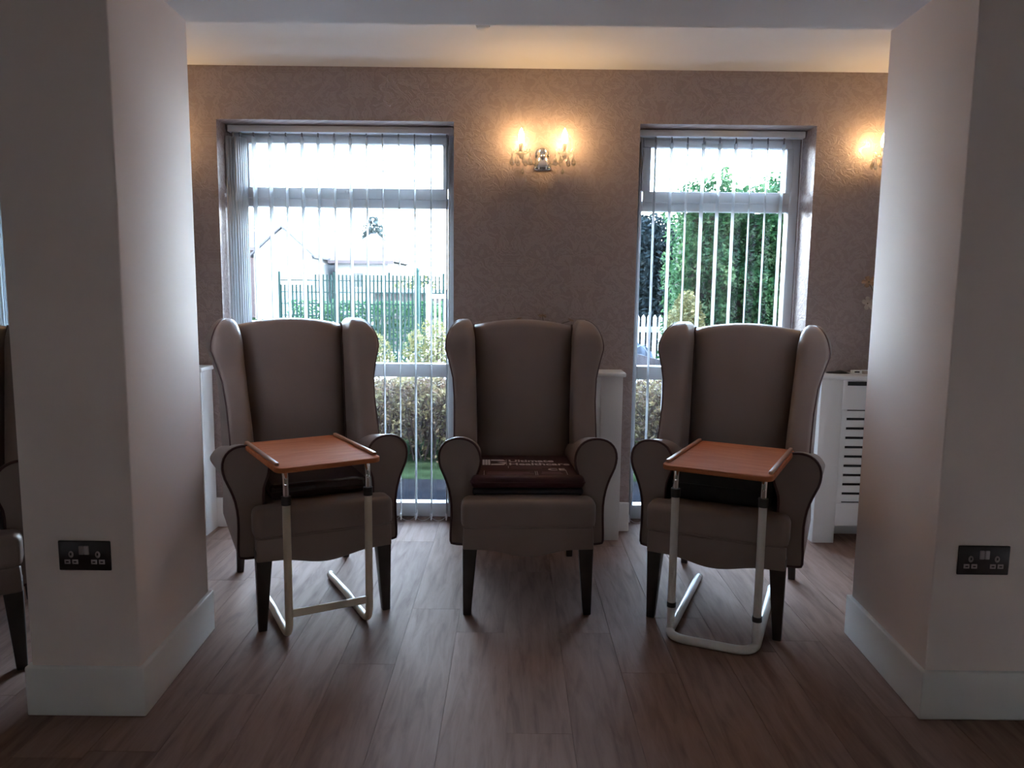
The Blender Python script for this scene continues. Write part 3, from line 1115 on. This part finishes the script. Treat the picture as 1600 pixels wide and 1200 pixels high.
# ------------------------------------------------------------------ double sockets
def socket(label, x_, y_, z_):
    t = thing('double_socket', label, 'socket', (x_, y_, z_), 0, 'double wall sockets')
    bx('plate', -0.0725, 0.0725, -0.006, 0, -0.0425, 0.0425, 'socket_plate', t, 0.003, 2)
    for sx in (-1, 1):
        bx('rocker', sx * 0.0073 - 0.0064, sx * 0.0073 + 0.0064, -0.0095, -0.005, 0.004, 0.029, 'socket_grey', t, 0.0012, 2)
        cx = sx * 0.037
        e = MB().lathe([(0.0, 0.0072), (0.0068, 0.0072), (0.0074, 0.0055)], 14, (0, 0, 0), 'y')
        e.v = [(v[0] + cx, v[1], v[2] * 1.35 + 0.004) for v in e.v]
        eo = e.build('earth_pin_shutter', 'socket_grey', t)
        bx('pin_hole', cx - 0.0024, cx + 0.0024, -0.0076, -0.006, 0.0015, 0.0085, 'black_plastic', eo)
        for s2 in (-1, 1):
            q = bx('pin_shutter', cx + s2 * 0.0108 - 0.0082, cx + s2 * 0.0108 + 0.0082, -0.0072, -0.0055, -0.0235, -0.0105, 'socket_grey', t, 0.001, 2)
            bx('pin_hole', cx + s2 * 0.0108 - 0.004, cx + s2 * 0.0108 + 0.004, -0.0076, -0.0070, -0.019, -0.0152, 'socket_plate', q)
    return t


socket('dark double wall socket low on the left pillar', -1.181, 2.06, 0.470)
socket('dark double wall socket low on the right pillar', 1.333, 2.09, 0.475)

# ceiling detector
t = thing('smoke_detector', 'small round white detector on the ceiling just behind the beam', 'detector', (-0.13, 3.15, ZC))
MB().lathe([(0.0, -0.030), (0.024, -0.029), (0.030, -0.014), (0.034, 0.0)], 24).build('housing', 'gloss_white', t)
MB().lathe([(0.0, -0.0045), (0.0022, -0.003), (0.003, 0.0)], 10, (0.027, -0.010, -0.022)).build('indicator', 'pvc', t)


# ------------------------------------------------------------------ vases of flowers, small things on the covers
def flower(parent, p, r_, mat, n=5, tilt=(0.5, 0)):
    rot = Matrix.Rotation(tilt[0], 4, 'X') @ Matrix.Rotation(tilt[1], 4, 'Y')
    for k in range(n):
        an = 2 * math.pi * k / n + 0.4
        m_ = MB()
        rows = []
        for i, (t_, wd, up) in enumerate(((0.05, 0.10, 0.0), (0.35, 0.26, 0.10), (0.7, 0.36, 0.18), (0.92, 0.28, 0.14), (1.0, 0.06, 0.10))):
            row = []
            for s in (-1, -0.4, 0.4, 1):
                q = Vector((t_ * math.cos(an) - s * wd * math.sin(an), t_ * math.sin(an) + s * wd * math.cos(an), up + 0.10 * s * s)) * r_
                row.append(rot @ q + Vector(p))
            rows.append(row)
        m_.loft(rows, False, False, False, True)
        rows2 = [[v + (rot @ Vector((0, 0, -0.0012))) for v in row] for row in rows]
        m_.loft([list(reversed(r2)) for r2 in rows2], False, False, False, True)
        m_.build('petal', mat, parent)
    MB().lathe([(0, -0.1 * r_), (0.14 * r_, 0), (0, 0.18 * r_)], 8, p).build('flower_centre', 'stem', parent)


def vase(label, loc, flowers):
    t = thing('flower_vase', label, 'vase', loc, 0, 'vases of dried flowers')
    MB().lathe([(0.0, 0.0), (0.035, 0.0), (0.044, 0.02), (0.046, 0.06), (0.030, 0.11), (0.020, 0.135), (0.024, 0.15), (0.020, 0.15), (0.016, 0.134), (0.0, 0.03)], 20).build('pot', 'vase', t)
    for (dx, dy, dz, r_, mat, tilt) in flowers:
        s = MB().tube(smooth_path([(dx * 0.03, dy * 0.03, 0.04), (dx * 0.3, dy * 0.3, 0.15 + (dz - 0.15) * 0.5), (dx, dy, dz)], 6), 0.0018, 6).build('stem', 'stem', t)
        flower(s, (dx, dy, dz), r_, mat, 5, tilt)
    return t


vase('vase of dried flowers on the right radiator cover half hidden by the pillar', (1.80, 3.715, 0.828),
     [(-0.100, -0.01, 0.440, 0.032, 'gold_petal', (1.0, -0.5)), (-0.105, -0.02, 0.338, 0.034, 'cream_petal', (1.3, 0.2)),
      (0.05, 0.0, 0.46, 0.034, 'gold_petal', (0.8, 0.4)), (0.09, -0.01, 0.36, 0.034, 'cream_petal', (1.1, 0.3)), (-0.02, 0.01, 0.50, 0.032, 'gold_petal', (0.7, 0))])
vase('vase of dried flowers whose tips show above the centre chair', (0.155, 3.715, 0.828),
     [(-0.125, 0.0, 0.243, 0.016, 'gold_petal', (0.4, -0.3)), (-0.012, 0.0, 0.258, 0.022, 'gold_petal', (0.4, 0)), (0.125, 0.0, 0.240, 0.016, 'gold_petal', (0.4, 0.3))])

# leaf spray beneath the cream flower
t = thing('folded_cloth', 'small black folded cloth on the right radiator cover', 'cloth', (1.585, 3.72, 0.828))
rows = []
for i in range(9):
    u = -1 + 2 * i / 8
    rows.append([(0.055 * u, 0.030 * math.cos(a) * (1 - 0.5 * u * u), 0.012 * (1 - 0.75 * u * u) * max(0.0, math.sin(a)) * (1 + 0.25 * math.sin(5 * u))) for a in [2 * math.pi * k / 16 for k in range(16)]])
MB().loft(rows).build('cloth', 'black_fabric', t)
t = thing('display_box', 'small pale box with a black window on the right radiator cover', 'box', (1.668, 3.705, 0.828))
bx('case', -0.024, 0.024, -0.012, 0.012, 0, 0.017, 'gloss_white', t, 0.002)
bx('screen', -0.013, 0.011, -0.0135, -0.0115, 0.006, 0.013, 'black_plastic', t)
t = thing('card_box', 'tiny plain pale box next to the one with a black window', 'box', (1.722, 3.705, 0.828))
bx('carton', -0.025, 0.025, -0.012, 0.012, 0, 0.015, 'cream_petal', t, 0.001)
bx('lid', -0.026, 0.026, -0.013, 0.013, 0.015, 0.018, 'gloss_white', t, 0.001)

# ------------------------------------------------------------------ outside
GZ = -0.06
struct(bx('ground', -40, 40, YO, 70, GZ - 0.3, GZ, 'grass'))
struct(bx('path', -12, 12, YO + 0.001, 5.0, GZ, GZ + 0.012, 'tarmac'))
struct(bx('yard', -30, 30, 6.7, 28, GZ, GZ + 0.012, 'concrete'))


def leaves(n, place, size, seed, aspect=0.45, flat=0.3):
    rg = random.Random(seed)
    m_ = MB()
    vs_, fs = [], []
    for i in range(n):
        p = place(rg)
        if p is None:
            continue
        s = size * rg.uniform(0.6, 1.3)
        d = Vector((rg.gauss(0, 1), rg.gauss(0, 1), rg.gauss(0, 1) * 0.8)).normalized()
        e = d.cross(Vector((rg.gauss(0, 1), rg.gauss(0, 1), rg.gauss(0, 1)))).normalized() * (s * aspect)
        d = d * s
        nn = d.cross(e).normalized() * s * 0.12
        b0 = len(vs_)
        vs_ += [tuple(Vector(p) - d), tuple(Vector(p) + e + nn), tuple(Vector(p) + d), tuple(Vector(p) - e + nn)]
        fs.append((b0, b0 + 1, b0 + 2, b0 + 3))
    m_.add(vs_, fs, False)
    return m_


def shrub(name, label, cat, loc, place, n, size, mat, stems=6, spread=0.3, height=0.8, seed=1, group=None, twig='bark', tr=0.012):
    t = thing(name, label, cat, loc, 0, group)
    f = leaves(n, place, size, seed).build('foliage', mat, t)
    f['kind'] = 'stuff'
    rg = random.Random(seed + 50)
    for k in range(stems):
        a = rg.uniform(0, 6.28)
        rr_ = spread * rg.uniform(0.2, 1)
        p1 = (rr_ * math.cos(a), rr_ * math.sin(a) * 0.6, height * rg.uniform(0.7, 1))
        p0 = (p1[0] * 0.35, p1[1] * 0.35, 0)
        MB().tube(smooth_path([p0, (p1[0] * 0.5 + rg.uniform(-.04, .04), p1[1] * 0.5, p1[2] * 0.5), p1], 4), [tr * (1 - 0.7 * i / 8) for i in range(9)], 5).build('stem', twig, t)
    return t


# low clipped hedges close outside the windows
def low_hedge(label, x0, x1, seed):
    L_ = x1 - x0

    def place(rg):
        u = rg.random()
        x_ = rg.uniform(-L_ / 2, L_ / 2)
        y_ = rg.uniform(-0.3, 0.35)
        z_ = (0.60 + 0.05 * math.sin(x_ * 9 + seed)) * rg.random() ** 0.55
        return (x_, y_ * (1 + 0.2 * rg.random()), z_)
    t = thing('low_hedge', label, 'hedge', ((x0 + x1) / 2, 5.85, GZ), 0, 'low hedges outside the windows')
    f = leaves(int(5200 * L_), place, 0.024, seed).build('foliage', 'leaf_low', t)
    f['kind'] = 'stuff'
    rg = random.Random(seed + 9)
    m_ = MB()
    for k in range(int(70 * L_)):
        x_ = rg.uniform(-L_ / 2, L_ / 2)
        y_ = rg.uniform(-0.28, 0.25)
        m_.tube([(x_, y_, 0), (x_ + rg.uniform(-.1, .1), y_ + rg.uniform(-.06, .06), 0.3), (x_ + rg.uniform(-.2, .2), y_ + rg.uniform(-.1, .1), 0.58)], [0.007, 0.005, 0.002], 4)
    s = m_.build('twigs', 'bark', t)
    s['kind'] = 'stuff'


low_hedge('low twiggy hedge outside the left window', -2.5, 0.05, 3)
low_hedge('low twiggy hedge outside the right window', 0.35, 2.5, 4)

# garden wall behind the hedges
t = thing('garden_wall', 'low red brick garden wall with pale coping behind the low hedge', 'wall', (0, 6.55, GZ))
bx('brickwork', -4.5, 4.5, -0.1, 0.1, 0, 0.46, 'brick', t)
for k in range(15):
    bx('coping_stone', -4.5 + 0.6 * k + 0.004, -4.5 + 0.6 * (k + 1) - 0.004, -0.14, 0.14, 0.46, 0.51, 'coping', t, 0.006)

# tall laurel hedge seen through the right window
def tall(rg):
    x_ = rg.uniform(-1.02, 1.3)
    top = 2.28 + 0.30 * (x_ + 0.95) / 2.25 + 0.10 * math.sin(x_ * 7) + 0.05 * math.sin(x_ * 19)
    y_ = rg.choice((-1, -1, -1, 1)) * rg.uniform(0.15, 0.42)
    z_ = rg.uniform(0.02, 1.0) * top
    y_ += 0.06 * math.sin(x_ * 14) + 0.05 * math.sin(z_ * 9 + x_ * 5)
    return (x_, y_, z_)


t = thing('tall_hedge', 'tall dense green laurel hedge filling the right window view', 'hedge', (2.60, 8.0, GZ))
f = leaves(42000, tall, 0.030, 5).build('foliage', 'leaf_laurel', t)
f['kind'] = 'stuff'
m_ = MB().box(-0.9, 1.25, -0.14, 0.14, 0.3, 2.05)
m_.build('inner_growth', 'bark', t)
for k in range(8):
    xx = -0.85 + 0.28 * k
    MB().tube([(xx, 0.05, 0), (xx + 0.03, 0, 0.9), (xx, 0.02, 1.9)], [0.03, 0.022, 0.01], 6).build('trunk', 'bark', t)


def ell(ax, ay, az, zc):
    def f_(rg):
        d = Vector((rg.gauss(0, 1), rg.gauss(0, 1), rg.gauss(0, 1))).normalized() * (rg.random() ** 0.3)
        return (d.x * ax, d.y * ay, max(0.03, d.z * az + zc))
    return f_


cf = shrub('conifer', 'dark blue-green conifer left of the tall hedge', 'tree', (1.72, 9.7, GZ), ell(0.62, 0.38, 1.1, 1.12), 16000, 0.042, 'leaf_dark', 5, 0.2, 1.8, 21, tr=0.03)
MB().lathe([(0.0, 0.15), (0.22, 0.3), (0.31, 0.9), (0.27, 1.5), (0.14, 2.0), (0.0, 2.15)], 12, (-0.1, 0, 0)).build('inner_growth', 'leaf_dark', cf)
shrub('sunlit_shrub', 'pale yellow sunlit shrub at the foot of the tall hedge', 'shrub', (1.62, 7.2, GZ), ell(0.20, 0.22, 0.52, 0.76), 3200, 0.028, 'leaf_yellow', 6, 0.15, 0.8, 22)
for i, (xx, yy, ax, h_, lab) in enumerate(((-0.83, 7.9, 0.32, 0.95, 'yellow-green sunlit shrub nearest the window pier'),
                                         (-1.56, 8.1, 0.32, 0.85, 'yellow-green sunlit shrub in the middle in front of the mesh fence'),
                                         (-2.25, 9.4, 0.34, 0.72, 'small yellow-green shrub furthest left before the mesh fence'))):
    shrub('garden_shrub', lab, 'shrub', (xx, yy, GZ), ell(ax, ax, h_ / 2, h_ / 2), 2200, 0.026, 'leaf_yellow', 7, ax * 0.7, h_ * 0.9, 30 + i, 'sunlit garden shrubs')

# picket fence and heap seen low in the right window
t = thing('picket_fence', 'short white picket fence below the dark conifer', 'fence', (1.55, 8.75, GZ))
for k in range(9):
    xx = -0.26 + 0.065 * k
    prism('picket', [(xx - 0.02, 0), (xx + 0.02, 0), (xx + 0.02, 0.97), (xx, 1.0), (xx - 0.02, 0.97)], 'y', -0.012, 0.012, 'post_white', t)
for zz in (0.3, 0.8):
    bx('rail', -0.30, 0.30, 0.012, 0.04, zz, zz + 0.06, 'post_white', t)
t = thing('sheeting_heap', 'heap of pale crumpled sheeting seen low in the right window', 'heap', (1.14, 7.85, GZ))
rg = random.Random(8)
rows = []
nn = 26
for i in range(nn):
    row = []
    for j in range(nn):
        u, v_ = -1 + 2 * i / (nn - 1), -1 + 2 * j / (nn - 1)
        e = max(0, 1 - abs(u) ** 2.5) * max(0, 1 - abs(v_) ** 2.5)
        row.append((u * 0.42, v_ * 0.35, 0.72 * e ** 0.5 + (0.055 * rg.random() + 0.04 * math.sin(u * 11 + v_ * 7) if e > 0 else 0)))
    rows.append(row)
MB().loft([list(reversed(r_)) for r_ in rows], False, False, False, False).build('sheet', 'sheeting', t)
o = MB().box(-0.42, 0.42, -0.02, 0.02, -0.06, 0.06).build('board', 'dark_board', t)
o.location = (-0.02, -0.34, 0.62)
o.rotation_euler = (0, R(14), 0)

# mesh fence, gate, shed and lamp post seen in the left window
t = thing('mesh_fence', 'green welded mesh fence across the left window view', 'fence', (-2.35, 12.0, GZ))
m_ = MB()
x_ = -1.25
while x_ < 1.25:
    top = 1.46 if x_ > -0.75 else 1.30
    m_.box(x_ - 0.013, x_ + 0.013, -0.005, 0.005, 0.05, top)
    x_ += 0.06
for k in range(8):
    zz = 0.1 + 0.18 * k
    m_.box(-1.25, 1.25, -0.009, -0.003, zz, zz + 0.016)
w_ = m_.build('wire_panel', 'fence_green', t)
w_['kind'] = 'stuff'
for xx in (-1.27, -0.42, 0.43, 1.27):
    bx('post', xx - 0.016, xx + 0.016, -0.016, 0.016, 0, 1.50, 'fence_green', t)


def backhedge(rg):
    return (rg.uniform(-1.2, 1.3), rg.uniform(-0.25, 0.25), rg.random() ** 0.7 * 1.05)


shrub('hedge_row', 'green hedge growing behind the mesh fence', 'hedge', (-2.4, 12.5, GZ), backhedge, 5000, 0.04, 'leaf_laurel', 6, 0.9, 0.9, 41)

t = thing('garden_gate', 'white barred gate at the right edge of the left window', 'gate', (-1.02, 11.4, GZ))
for xx in (-0.22, 0.24):
    bx('gate_post', xx - 0.04, xx + 0.04, -0.04, 0.04, 0, 1.32, 'post_white', t, 0.005)
for k in range(5):
    xx = -0.13 + 0.07 * k
    bx('bar', xx - 0.012, xx + 0.012, -0.012, 0.012, 0.12, 1.18, 'post_white', t)
for zz in (0.12, 1.12):
    bx('rail', -0.18, 0.20, -0.015, 0.015, zz, zz + 0.06, 'post_white', t)
t = thing('post', 'slim dark green post beside the white gate', 'post', (-1.44, 11.6, GZ))
MB().tube([(0, 0, 0), (0, 0, 1.52)], 0.04, 10).build('shaft', 'dark_green', t)
MB().lathe([(0.05, 0), (0.05, 0.03), (0, 0.06)], 10, (0, 0, 1.52)).build('cap', 'dark_green', t)
t = thing('timber_shed', 'low timber shed with pale flat roof behind the mesh fence', 'shed', (-1.9, 16.0, GZ))
for k in range(10):
    bx('board', -0.9 + 0.18 * k, -0.9 + 0.18 * k + 0.174, -0.5, -0.46, 0, 1.15, 'timber', t)
bx('shell', -0.9, 0.9, -0.46, 0.5, 0, 1.15, 'timber', t)
bx('roof', -1.0, 1.0, -0.6, 0.6, 1.15, 1.24, 'render_pale', t)
shrub('yellow_bush', 'yellow-green bush above the pale shed roof', 'shrub', (-2.3, 18.5, GZ), ell(0.7, 0.5, 0.75, 0.85), 2200, 0.06, 'leaf_yellow', 6, 0.4, 1.2, 44)


# far bungalows
def house(label, x0, x1, y0, y1, eave, ridge, wall_mat, roof_mat, axis, wins, hip=0.0):
    t = thing('bungalow', label, 'house', ((x0 + x1) / 2, y0, GZ))
    hw, d = (x1 - x0) / 2, y1 - y0
    bx('walls', -hw, hw, 0, d, 0, eave, wall_mat, t)
    ov = 0.15 if axis == 'y' else 0.29
    if axis == 'y':      # gable faces us
        m2 = MB()
        m2.add([(-hw, 0, eave), (hw, 0, eave), (0, 0, ridge - 0.12)], [(0, 1, 2)])
        m2.add([(-hw, 0.1, eave), (hw, 0.1, eave), (0, 0.1, ridge - 0.12)], [(0, 2, 1)])
        m2.build('gable', wall_mat, t)
        for sx in (-1, 1):
            s_ = (ridge - eave) / hw
            m3 = MB().hexa([(0, -ov, ridge - 0.08), (sx * (hw + ov), -ov, eave - s_ * ov - 0.08), (sx * (hw + ov), d + ov, eave - s_ * ov - 0.08), (0, d + ov, ridge - 0.08)],
                           [(0, -ov, ridge), (sx * (hw + ov), -ov, eave - s_ * ov), (sx * (hw + ov), d + ov, eave - s_ * ov), (0, d + ov, ridge)])
            m3.build('roof_slope', roof_mat, t)
    else:
        m3 = MB()
        m3.add([(-hw - ov, -ov, eave), (hw + ov, -ov, eave), (hw + ov, d + ov, eave), (-hw - ov, d + ov, eave), (-hw + hip, d / 2, ridge), (hw - hip, d / 2, ridge)],
               [(0, 1, 5, 4), (1, 2, 5), (2, 3, 4, 5), (3, 0, 4), (3, 2, 1, 0)])
        m3.build('roof', roof_mat, t)
        bx('gutter', -hw - ov, hw + ov, -ov - 0.08, -ov, eave - 0.10, eave + 0.02, 'fascia', t)
    for (a, b_, z0, z1) in wins:
        f_ = bx('window', a, b_, -0.05, 0.02, z0, z1, 'post_white', t)
        bx('pane', a + 0.06, b_ - 0.06, -0.06, -0.04, z0 + 0.06, z1 - 0.06, 'window_dark', f_)
    return t


house('red brick bungalow at the left edge of the left window', -14.5, -10.35, 31, 38, 2.75, 3.7, 'brick', 'roof_grey', 'x', [(1.0, 1.75, 1.4, 2.3)], 1.2)
house('pale rendered bungalow with a gable seen through the left window', -9.85, -7.65, 29.5, 37, 2.55, 3.55, 'render_pale', 'roof_tile', 'y', [(0.22, 0.44, 1.55, 2.25), (0.56, 0.78, 1.55, 2.25), (0.86, 1.06, 1.55, 2.25)])
house('pale bungalow with red gutter right of the gabled one', -7.15, -5.1, 31.5, 37, 2.30, 3.6, 'render_pale', 'roof_tile', 'x', [(-0.5, 0.1, 1.2, 1.9)], 0.9)
shrub('far_tree', 'grey-green tree rising behind the bungalow roofs', 'tree', (-7.2, 40, GZ), ell(0.62, 0.6, 1.5, 3.4), 1600, 0.12, 'leaf_far', 4, 0.4, 3.4, 61, tr=0.09)
